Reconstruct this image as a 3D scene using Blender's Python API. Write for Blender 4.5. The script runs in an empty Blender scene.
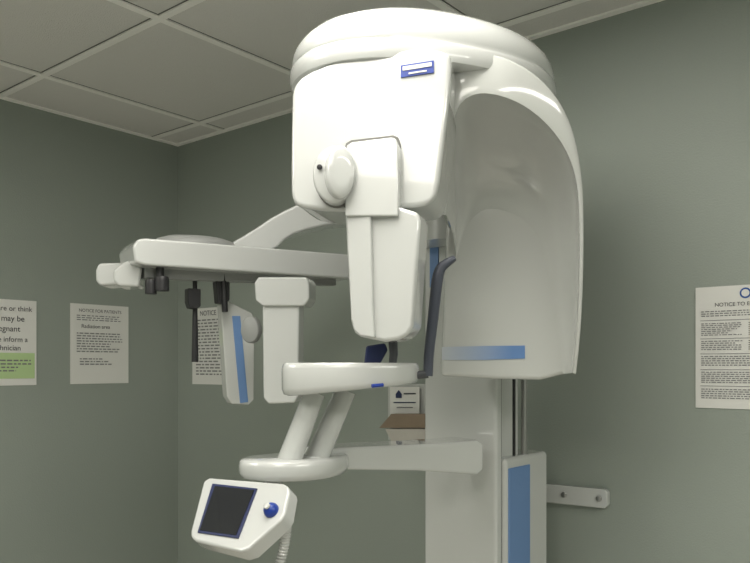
import bpy, bmesh, math, random
from mathutils import Vector, Matrix, Euler
random.seed(4)
F=760.0; CX=375.0; HY=366.0; EYE=1.5
TH=math.radians(39.36)
M=Matrix.Translation((0,0,EYE))@Matrix.Rotation(TH,4,'Z')
sc=bpy.context.scene
sc.view_settings.view_transform='Standard'

# ---------------- materials
def lin(c):
    return tuple(((v/255)/12.92 if v/255<=0.04045 else ((v/255+0.055)/1.055)**2.4) for v in c)+(1,)
def mat(name,rgb,rough=.4,metal=0,bump=0,bscale=80,var=0,coat=0,emit=None,estr=0):
    m=bpy.data.materials.new(name); m.use_nodes=True
    nt=m.node_tree; b=nt.nodes['Principled BSDF']
    b.inputs['Base Color'].default_value=lin(rgb)
    b.inputs['Roughness'].default_value=rough
    b.inputs['Metallic'].default_value=metal
    b.inputs['Coat Weight'].default_value=coat
    b.inputs['Coat Roughness'].default_value=.04
    tc=nt.nodes.new('ShaderNodeTexCoord')
    n=nt.nodes.new('ShaderNodeTexNoise'); n.inputs['Scale'].default_value=bscale; n.inputs['Detail'].default_value=5
    nt.links.new(tc.outputs['Object'],n.inputs['Vector'])
    if bump>0:
        bp=nt.nodes.new('ShaderNodeBump'); bp.inputs['Strength'].default_value=bump; bp.inputs['Distance'].default_value=.004
        nt.links.new(n.outputs['Fac'],bp.inputs['Height']); nt.links.new(bp.outputs['Normal'],b.inputs['Normal'])
    mx=nt.nodes.new('ShaderNodeMix'); mx.data_type='RGBA'
    c=lin(rgb)
    mx.inputs[6].default_value=tuple(v*(1-var) for v in c[:3])+(1,)
    mx.inputs[7].default_value=tuple(min(1,v*(1+var)) for v in c[:3])+(1,)
    nt.links.new(n.outputs['Fac'],mx.inputs[0]); nt.links.new(mx.outputs[2],b.inputs['Base Color'])
    if emit:
        b.inputs['Emission Color'].default_value=lin(emit); b.inputs['Emission Strength'].default_value=estr
    return m
WHITE=mat('white_plastic',(203,205,203),.25,coat=1)
GLOSS=mat('glossy_white_plastic',(198,200,197),.14,coat=1)
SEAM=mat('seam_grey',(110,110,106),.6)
GREYP=mat('grey_plastic',(150,152,150),.45)
BLUE=mat('blue_stripe',(108,142,190),.45)
NAVY=mat('navy_rubber',(34,44,84),.4)
ROYAL=mat('royal_blue',(30,60,150),.35)
SLATE=mat('slate_handle',(76,80,92),.35)
DGREY=mat('dark_grey_plastic',(72,74,78),.35)
DARK=mat('dark_plastic',(36,36,38),.45)
SCREEN=mat('screen_glass',(34,36,40),.12,coat=.5)
METAL=mat('brushed_metal',(170,170,168),.35,metal=.9)
WALL=mat('wall_paint',(152,160,152),.55,bump=.2,bscale=220,var=.03)
CEIL=mat('ceiling_tile',(230,228,224),.95,bump=.8,bscale=320,var=.08)
TBAR=mat('ceiling_grid',(252,250,246),.6)
FLOOR=mat('vinyl_floor',(208,204,196),.4,bump=.05,bscale=6,var=.10)
BASE=mat('baseboard_vinyl',(70,70,68),.5)
PAPER=mat('paper',(226,226,222),.85,var=.02,bscale=6)
INK=mat('ink',(70,70,74),.9)
INK2=mat('ink_light',(130,130,131),.9)
GREEN=mat('green_label',(186,212,156),.8)
BLUEINK=mat('blue_ink',(50,90,160),.8)
CARD=mat('box_cardboard',(142,126,108),.8,var=.15,bscale=20)
CARDW=mat('box_print',(196,192,184),.7,var=.1,bscale=20)
DIFF=mat('lamp_diffuser',(250,248,240),.6,emit=(255,250,236),estr=4)
# printed stripe that fades to white towards one end
STRIPE=mat('fading_stripe',(100,136,186),.35,coat=.4)
_nt=STRIPE.node_tree; _tc=_nt.nodes.new('ShaderNodeTexCoord'); _sx=_nt.nodes.new('ShaderNodeSeparateXYZ'); _cr=_nt.nodes.new('ShaderNodeValToRGB')
_nt.links.new(_tc.outputs['Generated'],_sx.inputs[0]); _nt.links.new(_sx.outputs['X'],_cr.inputs[0])
_cr.color_ramp.elements[0].color=lin((190,196,202)); _cr.color_ramp.elements[1].color=lin((100,136,188)); _cr.color_ramp.elements[1].position=.85
_nt.links.new(_cr.outputs[0],_nt.nodes['Principled BSDF'].inputs['Base Color'])

# ---------------- helpers
def empty(name,cloc,world=False):
    e=bpy.data.objects.new(name,None); sc.collection.objects.link(e)
    e.location=cloc if world else M@Vector(cloc)
    e.empty_display_size=.1
    return e
def link(ob,parent=None):
    sc.collection.objects.link(ob)
    if parent:
        ob.parent=parent
        ob.matrix_parent_inverse=Matrix.Translation(-parent.location)
    return ob
def finish(name,bm,m,parent=None,bevel=0,seg=4,smooth=True,world=False,ang=35):
    bmesh.ops.recalc_face_normals(bm,faces=bm.faces)
    me=bpy.data.meshes.new(name); 
    c=Vector((0,0,0))
    if not world: bm.transform(M)
    for v in bm.verts: c+=v.co
    c/=max(1,len(bm.verts)); 
    bm.transform(Matrix.Translation(-c))
    bm.to_mesh(me); bm.free()
    me.materials.append(m)
    if smooth:
        for p in me.polygons: p.use_smooth=True
        if bevel<=0: me.set_sharp_from_angle(angle=math.radians(ang))
    ob=bpy.data.objects.new(name,me); ob.location=c
    link(ob,parent)
    if bevel>0:
        bv=ob.modifiers.new('bevel','BEVEL'); bv.width=bevel; bv.segments=seg
        bv.limit_method='ANGLE'; bv.angle_limit=math.radians(32); bv.harden_normals=True
    return ob
def chaikin(p,n,closed=True):
    p=[Vector(q) for q in p]
    for _ in range(n):
        o=[]
        L=len(p)
        if closed:
            for i in range(L):
                a,b=p[i],p[(i+1)%L]; o+= [a*.75+b*.25,a*.25+b*.75]
        else:
            o=[p[0]]
            for i in range(L-1):
                a,b=p[i],p[i+1]; o+=[a*.75+b*.25,a*.25+b*.75]
            o.append(p[-1])
        p=o
    return p
def prism(name,pts,vec,m,parent=None,bevel=0,world=False,**k):
    bm=bmesh.new(); vec=Vector(vec)
    a=[bm.verts.new(p) for p in pts]; b=[bm.verts.new(Vector(p)+vec) for p in pts]
    bm.faces.new(a); bm.faces.new(list(reversed(b)))
    n=len(a)
    for i in range(n): bm.faces.new([a[i],b[i],b[(i+1)%n],a[(i+1)%n]])
    return finish(name,bm,m,parent,bevel,world=world,**k)
def onp(px,py,P0,n):
    d=Vector(((px-CX)/F,1,(HY-py)/F)); n=Vector(n); P0=Vector(P0)
    return d*(P0.dot(n)/d.dot(n))
def P(px,py,Y): return Vector(((px-CX)/F*Y,Y,(HY-py)/F*Y))
def slab(name,pts,ax,Y0,yaw,thick,m,parent=None,bevel=.004,sm=0,off=0,**k):
    """prism whose face lies in the vertical plane (yaw deg) through the surveyed point ax at depth Y0"""
    y=math.radians(yaw); n=Vector((-math.sin(y),math.cos(y),0))
    P0=P(ax,HY,Y0)
    if sm: pts=[tuple(v) for v in chaikin([(a,b) for a,b in pts],sm)]
    q=[onp(a,b,P0,n)+n*off for a,b in pts]
    return prism(name,q,n*thick,m,parent,bevel,**k)
def loft(name,rings,m,parent=None,cap=True,**k):
    bm=bmesh.new(); R=[[bm.verts.new(p) for p in r] for r in rings]
    for a,b in zip(R,R[1:]):
        n=len(a)
        for i in range(n): bm.faces.new([a[i],a[(i+1)%n],b[(i+1)%n],b[i]])
    if cap: bm.faces.new(R[0]); bm.faces.new(list(reversed(R[-1])))
    return finish(name,bm,m,parent,**k)
def ellring(c,rx,ry,yaw,z,n=64,pw=2.0):
    y=math.radians(yaw); o=[]
    for i in range(n):
        t=2*math.pi*i/n
        a=math.copysign(abs(math.cos(t))**(2/pw),math.cos(t))*rx; b=math.copysign(abs(math.sin(t))**(2/pw),math.sin(t))*ry
        o.append(Vector((c[0]+a*math.cos(y)-b*math.sin(y),c[1]+a*math.sin(y)+b*math.cos(y),z)))
    return o
def tube(name,pts,rad,m,parent=None,sm=2,n=14,flat=1.0):
    p=chaikin(pts,sm,False) if sm else [Vector(q) for q in pts]
    rr=rad if isinstance(rad,(list,tuple)) else [rad,rad]
    rings=[]; L=len(p); up=Vector((.13,.31,.94)).normalized(); prev=None
    for i,q in enumerate(p):
        t=(p[min(i+1,L-1)]-p[max(i-1,0)]).normalized()
        if prev is None:
            a=t.cross(up); 
            if a.length<.1: a=t.cross(Vector((1,0,0)))
            a.normalize()
        else: a=(prev-t*prev.dot(t)).normalized()
        prev=a; b=t.cross(a)
        f=i/(L-1)*(len(rr)-1); k0=min(int(f),len(rr)-2); r=rr[k0]+(rr[k0+1]-rr[k0])*(f-k0)
        rings.append([q+a*r*math.cos(2*math.pi*j/n)+b*r*flat*math.sin(2*math.pi*j/n) for j in range(n)])
    return loft(name,rings,m,parent,ang=50)
def disc(name,c,axis,r,h,m,parent=None,prof=None,n=40,asp=1.0):
    axis=Vector(axis).normalized(); a=axis.cross(Vector((0,0,1))).normalized() if abs(axis.z)<.95 else Vector((1,0,0)); b=axis.cross(a)
    prof=prof or [(1,0),(1,.75),(.96,.92),(.88,1)]
    rings=[[Vector(c)+axis*h*z+(a*asp*math.cos(2*math.pi*i/n)+b*math.sin(2*math.pi*i/n))*r*s for i in range(n)] for s,z in prof]
    return loft(name,rings,m,parent,ang=40)

def wbox(name,lo,hi,m,parent=None,bevel=0):
    pts=[(lo[0],lo[1],lo[2]),(hi[0],lo[1],lo[2]),(hi[0],hi[1],lo[2]),(lo[0],hi[1],lo[2])]
    return prism(name,pts,(0,0,hi[2]-lo[2]),m,parent,bevel,world=True,smooth=bevel>0)

# ---------------- room
XL,YB=-2.729,1.990; XR,YF=1.7,-1.9; H=2.45; T=.1
wbox('floor',(XL-T,YF-T,-.1),(XR+T,YB+T,0),FLOOR)
wbox('wall_left',(XL-T,YF-T,0),(XL,YB+T,H+.1),WALL)
wbox('wall_back',(XL,YB,0),(XR,YB+T,H+.1),WALL)
wbox('wall_right',(XR,YF-T,0),(XR+T,YB+T,H+.1),WALL)
wbox('wall_front',(XL,YF-T,0),(XR,YF,H+.1),WALL)
wbox('baseboard_left',(XL,YF,0),(XL+.008,YB,.1),BASE)
wbox('baseboard_back',(XL+.008,YB-.008,0),(XR,YB,.1),BASE)
wbox('baseboard_right',(XR-.008,YF,0),(XR,YB-.008,.1),BASE)
ceil=empty('ceiling',(0,0,H),world=True)
gx=[-2.41+.64*i for i in range(7)]; gy=[1.86-.63*i for i in range(6)]
wbox('ceiling_tiles',(XL,YF,H),(XR,YB,H+.1),CEIL,ceil)
for i,x in enumerate(gx):
    if x<XR: wbox('grid_long_%d'%i,(x-.012,YF,H-.005),(x+.012,YB,H),TBAR,ceil)
for i,y in enumerate(gy):
    if y>YF: wbox('grid_cross_%d'%i,(XL,y-.012,H-.0046),(XR,y+.012,H),TBAR,ceil)
# flat grey strips painting in the narrow shadow beside the grid bars
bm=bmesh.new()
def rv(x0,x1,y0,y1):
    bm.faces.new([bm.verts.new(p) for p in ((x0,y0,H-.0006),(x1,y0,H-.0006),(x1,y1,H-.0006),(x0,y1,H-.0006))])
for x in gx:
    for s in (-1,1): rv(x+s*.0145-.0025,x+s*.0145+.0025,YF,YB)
finish('tile_shadow_strip_long',bm,SEAM,ceil,world=True,smooth=False)
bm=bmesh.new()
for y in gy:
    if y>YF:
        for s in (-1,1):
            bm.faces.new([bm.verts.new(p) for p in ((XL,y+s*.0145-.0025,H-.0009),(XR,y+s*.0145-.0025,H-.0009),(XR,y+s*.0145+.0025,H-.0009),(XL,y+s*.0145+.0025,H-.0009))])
finish('tile_shadow_strip_cross',bm,SEAM,ceil,world=True,smooth=False)
wbox('wall_angle_left',(XL,YF,H-.006),(XL+.02,YB,H),TBAR,ceil)
wbox('wall_angle_back',(XL,YB-.02,H-.0064),(XR,YB,H),TBAR,ceil)

def troffer(x0,x1,y0,y1,power):
    r=empty('unseen_ceiling_light',((x0+x1)/2,(y0+y1)/2,H),world=True)
    z=H
    wbox('frame_a',(x0,y0,z-.02),(x0+.03,y1,z-.004),TBAR,r)
    wbox('frame_b',(x1-.03,y0,z-.02),(x1,y1,z-.004),TBAR,r)
    wbox('frame_c',(x0+.03,y0,z-.02),(x1-.03,y0+.03,z-.004),TBAR,r)
    wbox('frame_d',(x0+.03,y1-.03,z-.02),(x1-.03,y1,z-.004),TBAR,r)
    wbox('diffuser',(x0+.03,y0+.03,z-.012),(x1-.03,y1-.03,z-.004),DIFF,r)
    L=bpy.data.lights.new('troffer_lamp','AREA'); L.shape='RECTANGLE'; L.size=x1-x0-.06; L.size_y=y1-y0-.06
    L.energy=power; L.color=(1,.975,.935)
    o=bpy.data.objects.new('troffer_lamp',L); o.location=((x0+x1)/2,(y0+y1)/2,z-.022); link(o,r)
troffer(gx[2]+.012,gx[3]-.012,gy[3]+.012,gy[1]-.012,11)
troffer(gx[3]+.012,gx[4]-.012,gy[5]+.012,gy[3]-.012,5)  # added fill panel, unseen behind the camera
troffer(gx[0]+.012,gx[1]-.012,gy[5]+.012,gy[3]-.012,12)  # unseen left panel, added to spread the light more evenly
troffer(gx[5]+.012,gx[6]-.012,gy[3]+.012,gy[1]-.012,19)  # unseen right panel, added to lift the room's brightness

# ---------------- posters
C0=(-.848,3.27)
def wallpt(wall,px,py):
    y=math.radians(50.64 if wall=='L' else -39.36); n=(-math.sin(y),math.cos(y),0)
    w=M@onp(px,py,(C0[0],C0[1],0),n)
    return (w.y if wall=='L' else w.x),w.z
def poster(name,wall,tl,br,texts=(),blocks=(),extra=()):
    u0,z1=wallpt(wall,*tl); u1,z0=wallpt(wall,*br)
    W,Hh=u1-u0,z1-z0
    def co(u,z,d):  # u in 0..1, z in 0..1 from top
        uu=u0+u*W; zz=z1-z*Hh
        return (XL+d,uu,zz) if wall=='L' else (uu,YB-d,zz)
    r=empty(name,co(.5,.5,0),world=True)
    def rect(nm,a,b,c,d,d0,d1,m):
        p=[co(a,b,d0),co(c,b,d0),co(c,d,d0),co(a,d,d0)]
        v=Vector(co(a,b,d1))-Vector(co(a,b,d0))
        return prism(nm,p,v,m,r,world=True,smooth=False)
    rect('sheet',0,0,1,1,.0005,.003,PAPER)
    for i,(a,b,c,d,m) in enumerate(extra): rect('patch_%d'%i,a,b,c,d,.003,.0036,m)
    bm=bmesh.new()
    for (a,b,c,d,rows,wl) in blocks:
        rh=(d-b)/rows
        for k in range(rows):
            x=a; y=b+k*rh; end=c-(random.random()**2)*(c-a)*.35
            while x<end:
                w=min(wl*random.uniform(.5,1.6),end-x)
                q=[co(x,y,.0042),co(x+w,y,.0042),co(x+w,y+rh*.42,.0042),co(x,y+rh*.42,.0042)]
                bm.faces.new([bm.verts.new(p) for p in q]); x+=w+wl*.35
    if blocks: finish('printed_text',bm,INK2,r,world=True,smooth=False)
    for i,(s,u,z,size,m) in enumerate(texts):
        cu=bpy.data.curves.new('t','FONT'); cu.body=s; cu.size=size*W; cu.align_x='CENTER'
        tmp=bpy.data.objects.new('t',cu); me=bpy.data.meshes.new_from_object(tmp); me.materials.clear(); me.materials.append(m)
        rot=Euler((math.pi/2,0,math.pi/2 if wall=='L' else 0)).to_matrix().to_4x4()
        me.transform(Matrix.Translation(co(u,z,.0044))@rot)
        link(bpy.data.objects.new('heading_%d'%i,me),r)
    return r,co,W
poster('warning_poster','L',(-28,297),(36,385),
  texts=[('If you are or think',.5,.13,.115,INK),('you may be',.5,.25,.13,INK),('pregnant',.5,.37,.13,INK),('please inform a',.5,.49,.115,INK),('technician',.5,.59,.12,INK)],
  blocks=[(.08,.7,.92,.86,4,.06)],extra=[(.04,.62,.97,.92,GREEN)])
poster('framed_notice','L',(70,303),(128,383),
  texts=[('NOTICE FOR PATIENTS',.5,.1,.07,INK),('Radiation area',.42,.3,.085,INK)],
  blocks=[(.1,.14,.9,.22,3,.06),(.1,.36,.9,.62,8,.05),(.15,.68,.7,.78,3,.05)])
poster('wall_document','B',(193,309),(234,385),texts=[('NOTICE',.4,.1,.11,INK)],blocks=[(.1,.15,.9,.9,18,.08)])
po,pco,pW=poster('employee_notice_poster','B',(696,288),(800,411),
  texts=[('NOTICE TO EMPLOYEES',.5,.165,.056,INK)],
  blocks=[(.06,.20,.94,.255,3,.03),(.06,.30,.47,.41,7,.03),(.53,.30,.94,.41,7,.03),(.06,.445,.47,.53,5,.03),(.53,.445,.94,.53,5,.03),(.06,.57,.94,.66,5,.03),(.06,.70,.94,.80,6,.03),(.06,.84,.94,.93,5,.03)],
  extra=[(.05,.275,.95,.28,INK2),(.05,.425,.95,.43,INK2),(.05,.55,.95,.555,INK2),(.05,.68,.95,.685,INK2),(.05,.815,.95,.82,INK2)])
bm=bmesh.new(); cc=Vector(pco(.5,.065,.004)); 
bm.faces.new([bm.verts.new(cc+Vector((math.cos(t*math.pi/12)*.013,0,math.sin(t*math.pi/12)*.013))) for t in range(24)])
finish('seal',bm,BLUEINK,po,world=True,smooth=False)
bm=bmesh.new(); cc=Vector(pco(.5,.065,.0045)); 
bm.faces.new([bm.verts.new(cc+Vector((math.cos(t*math.pi/12)*.009,0,math.sin(t*math.pi/12)*.009))) for t in range(24)])
finish('seal_centre',bm,PAPER,po,world=True,smooth=False)

# ---------------- x-ray machine
X=empty('dental_panoramic_xray_machine',(.33,1.93,-EYE))
# column (stands square to the back wall)
a=Vector((.635,.772,0)); b=Vector((.773,-.634,0)); O=P(424,HY,1.95); O.z=0
def cb(nm,s0,s1,u0,u1,z0,z1,m,bev=.006):
    q=[O+b*s0+a*u0,O+b*s1+a*u0,O+b*s1+a*u1,O+b*s0+a*u1]
    q=[Vector((p.x,p.y,z0)) for p in q]
    return prism(nm,q,(0,0,z1-z0),m,X,bev)
cb('column_carriage',0,.212,0,.03,-1.44,.45,WHITE,.008)
cb('column_seam',.008,.206,.03,.036,-1.44,.45,SEAM,0)
cb('inner_mast',.01,.19,.036,.15,-1.3,.42,WHITE)
cb('mast_channel_dark',.188,.193,.118,.128,-1.3,.3,DARK,0)
cb('mast_blue_stripe',.020,.046,-.003,.0,.2,.44,BLUE,0)
cb('outer_column',-.002,.216,.037,.262,-1.46,-.225,WHITE,.012)
cb('outer_column_blue_panel',.214,.219,.05,.158,-1.40,-.25,BLUE,.002)
cb('floor_base',-.06,.27,-.12,.265,-1.5,-1.44,GREYP,.01)
tube('lift_rod',[O+b*.2+a*.16+Vector((0,0,-.3)),O+b*.2+a*.16+Vector((0,0,.2))],.008,METAL,X,0)
# bracket to wall
slab('wall_bracket',[(520,481),(606,489),(609,492),(609,505),(606,508),(520,499)],535,2.185,-39.36,.02,WHITE,X,.003,off=-.012)
for i,(x,y) in enumerate([(566,494),(601,498)]):
    c=onp(x,y,P(535,HY,2.185),(.634,.773,0))-Vector((.634,.773,0))*.012
    disc('bracket_bolt_%d'%i,c,(-.634,-.773,0),.008,.006,METAL,X,n=16)

# rotating unit
YW=-12
slab('arm_head',[(291,100),(293,86),(303,74),(335,61),(375,51),(420,48),(446,50),(452,58),(449,100),(443,150),(438,192),(432,202),(422,206),(395,208),(345,212),(318,210),(298,207),(292,201),(290,188)],
  292,1.42,YW,.15,WHITE,X,.010,sm=1,seg=5)
slab('logo_badge',[(401,66),(434,61),(434,73),(401,78)],292,1.42,YW,.003,ROYAL,X,0,off=-.003)
slab('logo_text',[(403,67.5),(432,63),(432,67),(403,71.5)],292,1.42,YW,.001,PAPER,X,0,off=-.0045)
slab('logo_text_2',[(409,73.5),(427,70.8),(427,72.2),(409,75)],292,1.42,YW,.001,PAPER,X,0,off=-.0045)
# housing: back plate plus concave arched shell
slab('tube_housing',[(440,376),(446,230),(449,190),(458,170),(490,165),(524,165),(546,180),(558,200),(564,220),(568,260),(569,364),(566,374),(540,380),(500,379)],
  440,1.70,YW,.09,GLOSS,X,.01)
outer=[(441,215),(443,160),(446,110),(449,75),(456,52),(478,50),(508,57),(536,73),(559,98),(574,130),(582,170),(584,215),(583,290),(580,340),(576,374)]
lipc=[(446,215),(448,160),(452,125),(457,108),(466,97),(482,92),(504,96),(526,106),(548,124),(566,148),(577,178),(580,218),(579.5,290),(576.5,340),(573,373)]
inner=[(456,262),(461,240),(467,224),(476,214),(485,209),(494,208),(504,210),(515,214),(526,221),(536,232),(543,248),(549,270),(555,305),(560,345),(563,374)]
dep=[.20,.22,.24,.25,.25,.25,.24,.22,.20,.18,.16,.14,.11,.08,.05]
outer,lipc,inner=[chaikin([Vector(p) for p in q],2,False) for q in (outer,lipc,inner)]
dv=[v.x for v in chaikin([Vector((d,0)) for d in dep],2,False)]
yy=math.radians(YW); nH=Vector((-math.sin(yy),math.cos(yy),0)); PB=P(440,HY,1.70)
bm=bmesh.new(); rows=[]
for o,l_,i_,d in zip(outer,lipc,inner,dv):
    Of=onp(o.x,o.y,PB-nH*d,nH); Lf=onp(l_.x,l_.y,PB-nH*d,nH); Ib=onp(i_.x,i_.y,PB,nH)-nH*.001
    w_=(Lf-Of); iu=w_.normalized(); q=min(.006,w_.length*.3)
    row=[Of+nH*(d+.08),Of+nH*q,Of+nH*.3*q+iu*q*.3,Of+iu*q,Lf-iu*q,Lf+nH*.001]
    S=Lf+nH*.001; ip=Ib-S; dp=nH*ip.dot(nH); ip=ip-dp
    for k in range(1,21):
        f=k/20*math.pi/2
        row.append(S+ip*(1-math.cos(f))+dp*math.sin(f))
    row.append(Ib+nH*.04)
    rows.append([bm.verts.new(p) for p in row])
for r0,r1 in zip(rows,rows[1:]):
    for j in range(len(r0)): bm.faces.new([r0[j],r0[(j+1)%len(r0)],r1[(j+1)%len(r0)],r1[j]])
bm.faces.new(rows[0]); bm.faces.new(list(reversed(rows[-1])))
finish('housing_shell',bm,GLOSS,X,ang=60)
slab('housing_stripe',[(442,347),(484,346),(525,345.5),(525,358.5),(484,360),(442,360)],440,1.70,YW,.003,STRIPE,X,0,off=-.002)
# top dome
c=(.108,1.60)
prof=[(.93,.558),(.985,.561),(1.0,.570),(1.0,.590),(.99,.594),(.978,.598),(.985,.603),(.978,.622),(.945,.640),(.88,.658),(.76,.675),(.56,.690),(.3,.699),(.08,.701)]
loft('top_dome',[ellring(c,.290*s,.20*s,24,z,72,2.2) for s,z in prof],WHITE,X,ang=50)
loft('shoulder_neck',[ellring((.22,1.89),.12,.09,24,z,40,3) for z in (.3,.45,.50)],WHITE,X)
# sensor panel
slab('sensor_panel_upper',[(345,152),(347,145),(352,142),(392,137),(396,139),(398,145),(398,216),(345,216)],345,1.365,YW,.06,WHITE,X,.003)
slab('sensor_panel_painted_shadow',[(343.5,150),(346,143),(351,140),(393,135),(398,137),(400,144),(400,207),(343.5,207)],345,1.39,YW,.02,SEAM,X,.001)  # solid grey plate, its colour paints the shadow line round the panel
slab('sensor_body',[(344,208),(398,206),(417,212),(420,220),(413,326),(408,335),(398,340),(384,342),(360,337),(353,332),(350,320)],345,1.385,YW-6,.065,WHITE,X,.008)
slab('sensor_front_ridge',[(348,206),(372,205),(374,300),(376,338),(362,336),(356,330),(353,318)],345,1.385,YW-6,.016,WHITE,X,.003,off=-.011)
# knob
kax=Vector((-.1,-1,-.05)).normalized(); kc=P(337,179,1.40)
disc('knob_base_gap',kc,kax,.0535,.012,SEAM,X,asp=.74)
disc('knob_ring',kc,kax,.051,.046,WHITE,X,asp=.74,prof=[(1.0,0),(1,.85),(.96,.95),(.88,1)])
kf=Vector((.28,-1,-.05)).normalized()
disc('knob_face',kc+kax*.040+Vector((.009,0,.002)),kf,.047,.022,WHITE,X,asp=.56,prof=[(1,0),(1,.6),(.95,.85),(.85,.97),(.5,1),(.1,1)])
disc('knob_dot',kc+kax*.0465+Vector((-.024,0,.012)),kax,.005,.002,DARK,X,n=16)

# patient support
TP=[Vector((-.182,1.46,0)),Vector((-.165,1.42,0)),Vector((-.05,1.39,0)),Vector((.05,1.41,0)),Vector((.085,1.45,0)),Vector((.088,1.52,0)),Vector((.02,1.56,0)),Vector((-.13,1.58,0)),Vector((-.185,1.54,0))]
tp=chaikin(TP,2)
ct=sum(tp,Vector())/len(tp)
def zr(s,z,dz=0): return [Vector((ct.x+(p.x-ct.x)*s,ct.y+(p.y-ct.y)*s,z+dz*(p.x-ct.x))) for p in tp]
loft('chin_table',[zr(.90,-.046,.09),zr(.97,-.043,.09),zr(1.0,-.034,.08),zr(1.0,-.005,0),zr(.985,.003),zr(.96,.006)],WHITE,X,ang=50)
tube('table_blue_strip',[P(372,386,1.38),P(383,385,1.39)],.0035,ROYAL,X,0)
def leg(nm,t,bt,r0,r1): tube(nm,[t,bt],[r0,r1],WHITE,X,0,n=20,flat=1.5)
leg('support_leg_1',P(315,392,1.49),P(287,466,1.49),.018,.021)
leg('support_leg_2',P(346,390,1.52),P(314,464,1.52),.017,.020)
disc('leg_foot',P(315,470,1.52),(0,0,1),.03,.03,WHITE,X)
base=chaikin([Vector(p) for p in [(-.272,1.50,0),(-.255,1.45,0),(-.18,1.42,0),(-.10,1.45,0),(-.06,1.52,0),(-.05,1.60,0),(-.12,1.62,0),(-.22,1.58,0)]],2)
cbz=sum(base,Vector())/len(base)
loft('support_platform',[[Vector((cbz.x+(p.x-cbz.x)*s,cbz.y+(p.y-cbz.y)*s,z)) for p in base] for s,z in [(.85,-.220),(.95,-.217),(1,-.207),(1,-.192),(.98,-.184),(.94,-.181)]],WHITE,X,ang=50)
slab('support_arm',[(322,451),(340,448),(425,444),(478,440),(484,444),(484,470),(478,475),(420,471),(350,470),(322,471)],300,1.54,29,.10,WHITE,X,.007)
# monitor
mn=Vector((-.42,-.62,.62)); mp=P(240,515,1.38)
mo=[(203,481),(209,477),(283,483),(288,486),(289,491),(285,513),(281,520),(249,549),(240,552),(195,541),(190,537),(190,531)]
nn=mn.normalized()
prism('monitor_body',[onp(x,y,mp,nn) for x,y in mo],-nn*.035,WHITE,X,.006)
prism('monitor_bezel',[onp(x,y,mp,nn)+nn*.0005 for x,y in [(213,484),(258,489),(239,539),(198,533)]],nn*.002,NAVY,X,.001)
prism('monitor_screen',[onp(x,y,mp,nn)+nn*.0027 for x,y in [(216,487),(255,491),(237,536),(201,531)]],nn*.001,SCREEN,X,0)
tube('monitor_arm',[mp-nn*.03+Vector((.03,.02,.03)),P(275,475,1.5),P(285,466,1.5)],.018,WHITE,X,1)
kb=onp(272,511,mp,nn)
disc('monitor_knob',kb,nn,.014,.016,ROYAL,X,prof=[(1,0),(1,.3),(.8,.7),(.3,1)],n=24)
disc('monitor_knob_cap',kb+nn*.016,nn,.006,.004,WHITE,X,n=16)
cp=[]
p0,p1,p2=P(284,509,1.355),P(293,534,1.36),P(270,590,1.4)
for i in range(300):
    t=i/299; q=p0*(1-t)**2+p1*2*t*(1-t)+p2*t*t
    an=t*2*math.pi*28
    cp.append(q+Vector((.007*math.cos(an),.007*math.sin(an),0)))
tube('coiled_cable',cp,.0032,WHITE,X,0,n=6)
# handles
tube('handle_bar',[P(455,258,1.44),P(448,262,1.44),P(440,268,1.44),P(437,280,1.44),P(433,320,1.45),P(429,350,1.46),P(428,376,1.46)],[.005,.009,.011,.010,.009],SLATE,X,2)
tube('handle_foot',[P(428,374,1.46),P(410,376,1.46)],.008,DGREY,X,0)
slab('chin_rest_blue',[(366,346),(385,343),(388,350),(380,364),(364,364)],365,1.45,0,.03,NAVY,X,.004)
tube('bite_post',[P(393,342,1.45),P(394,358,1.45),P(389,376,1.45)],[.009,.008,.007],DGREY,X,1)
disc('bite_base',P(388,377,1.42),(0,0,1),.013,.014,DGREY,X,n=20)

# cephalostat
CY=31
slab('ceph_bar',[(133,246),(138,239),(146,238),(352,254.5),(352,279),(340,278),(146,265),(135,262)],137,1.8,CY,.15,WHITE,X,.006)
slab('ceph_end_sensor',[(95,270),(98,263),(128,262),(132,267),(124,284),(100,286),(95,281)],100,1.93,0,.08,WHITE,X,.008)
slab('ceph_end_cap',[(113,270),(122,263),(138,255),(142,270),(139,287),(118,286),(113,281)],115,1.84,10,.09,WHITE,X,.008)
loft('ceph_bar_pod',[ellring((-.47,2.0),.11*s,.07*s,CY,z,40) for s,z in [(1,.29),(1,.315),(.93,.328),(.7,.336),(.2,.339)]],GREYP,X,ang=50)
slab('ceph_boom',[(225,246),(250,232),(278,213),(310,199),(345,191),(420,185),(420,216),(345,222),(310,228),(288,236),(275,250),(250,252)],240,2.03,14,.09,WHITE,X,.010,sm=1)
slab('ceph_head_top',[(254,283),(258,277),(306,277),(309,282),(309,299),(304,306),(262,306),(255,300)],254,1.86,-10,.07,WHITE,X,.005)
slab('ceph_head_body',[(262,300),(299,300),(298,396),(294,403),(268,404),(263,398)],254,1.87,-10,.05,WHITE,X,.005)
disc('ceph_collimator_disc',P(253,330,1.93),(-.35,-1,0),.034,.02,GREYP,X,asp=.75)
slab('ceph_sensor_plate',[(221,304),(226,300),(252,313),(255,320),(254,400),(249,405),(232,404),(227,396)],222,2.0,CY,.035,GLOSS,X,.004)
slab('ceph_sensor_stripe',[(232,316),(240,316),(248,402),(240,403)],222,2.0,CY,.002,BLUE,X,0,off=-.002)
slab('ear_post_clamp',[(188,288),(201,289),(201,306),(197,309),(190,308),(188,302)],188,1.92,CY,.03,DARK,X,.003)
tube('ear_post',[P(195,268,1.95),P(195,300,1.95),P(195,362,1.95)],[.006,.006,.009],DARK,X,0)
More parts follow.
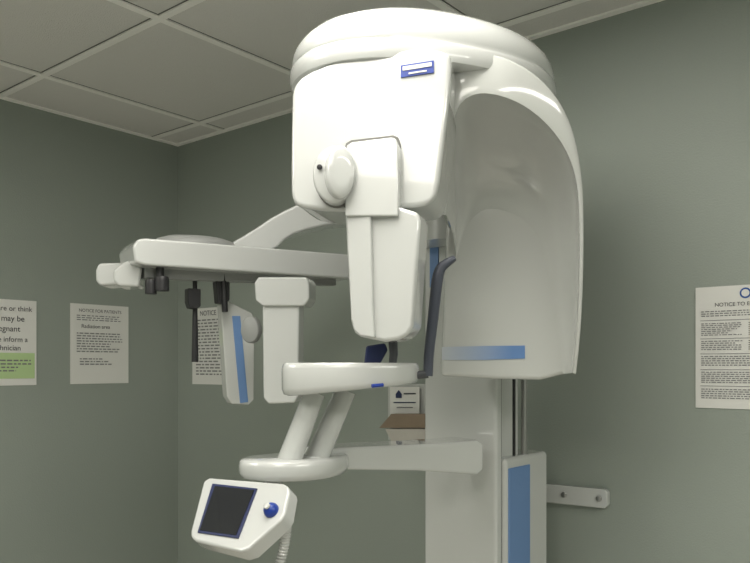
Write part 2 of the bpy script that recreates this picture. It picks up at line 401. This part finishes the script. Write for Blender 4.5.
slab('nasion_clamp',[(216,281),(230,282),(230,300),(225,304),(218,303)],188,1.92,CY,.03,DARK,X,.003)
tube('nasion_post',[P(223,268,1.97),P(225,312,1.97)],.008,DARK,X,0)
for i,(x,y,r) in enumerate([(151,290,.014),(162,287,.017),(160,274,.01)]):
    disc('ceph_lock_knob_%d'%i,P(x,y+4,1.86),(0,0,1),r,.035,DARK,X,n=20)
slab('ceph_under_rail',[(150,263),(345,277),(345,284),(150,276)],137,1.8,CY,.03,GREYP,X,.002,off=.05)

# wall brochure holder
Bx=empty('wall_brochure_holder',(.05,2.45,-.05))
slab('brochure_card',[(390,387),(419,387),(419,414),(390,414)],400,2.42,-39.36,.004,PAPER,Bx,0)
slab('card_logo',[(396,394),(399,390),(402,394),(402,398),(396,398)],400,2.42,-39.36,.001,NAVY,Bx,0,off=-.002)
slab('card_text',[(404,393),(416,393),(416,394.3),(404,394.3)],400,2.42,-39.36,.001,INK,Bx,0,off=-.002)
slab('card_text_2',[(394,402),(416,402),(416,403),(394,403)],400,2.42,-39.36,.001,NAVY,Bx,0,off=-.002)
slab('card_text_3',[(397,407),(413,407),(413,408),(397,408)],400,2.42,-39.36,.001,INK2,Bx,0,off=-.002)
slab('holder_back',[(388,384),(428,384),(428,440),(388,440)],400,2.44,-39.36,.05,GLOSS,Bx,.001)
slab('box_flap',[(379,428),(391,414),(427,414),(427,428)],400,2.38,-39.36,.03,CARD,Bx,.001)
slab('box_front',[(385,429),(427,429),(427,442),(392,443)],400,2.375,-39.36,.06,CARDW,Bx,.001)

# ---------------- camera
cam=bpy.data.cameras.new('camera'); co=bpy.data.objects.new('camera',cam); sc.collection.objects.link(co)
co.location=(0,0,EYE); co.rotation_euler=(math.pi/2,0,TH)
cam.sensor_width=36; cam.lens=36*F/750; cam.shift_y=84.5/750; cam.clip_start=.02
sc.camera=co
w=bpy.data.worlds.new('world'); sc.world=w; w.use_nodes=True
w.node_tree.nodes['Background'].inputs[0].default_value=(.5,.5,.5,1); w.node_tree.nodes['Background'].inputs[1].default_value=.05
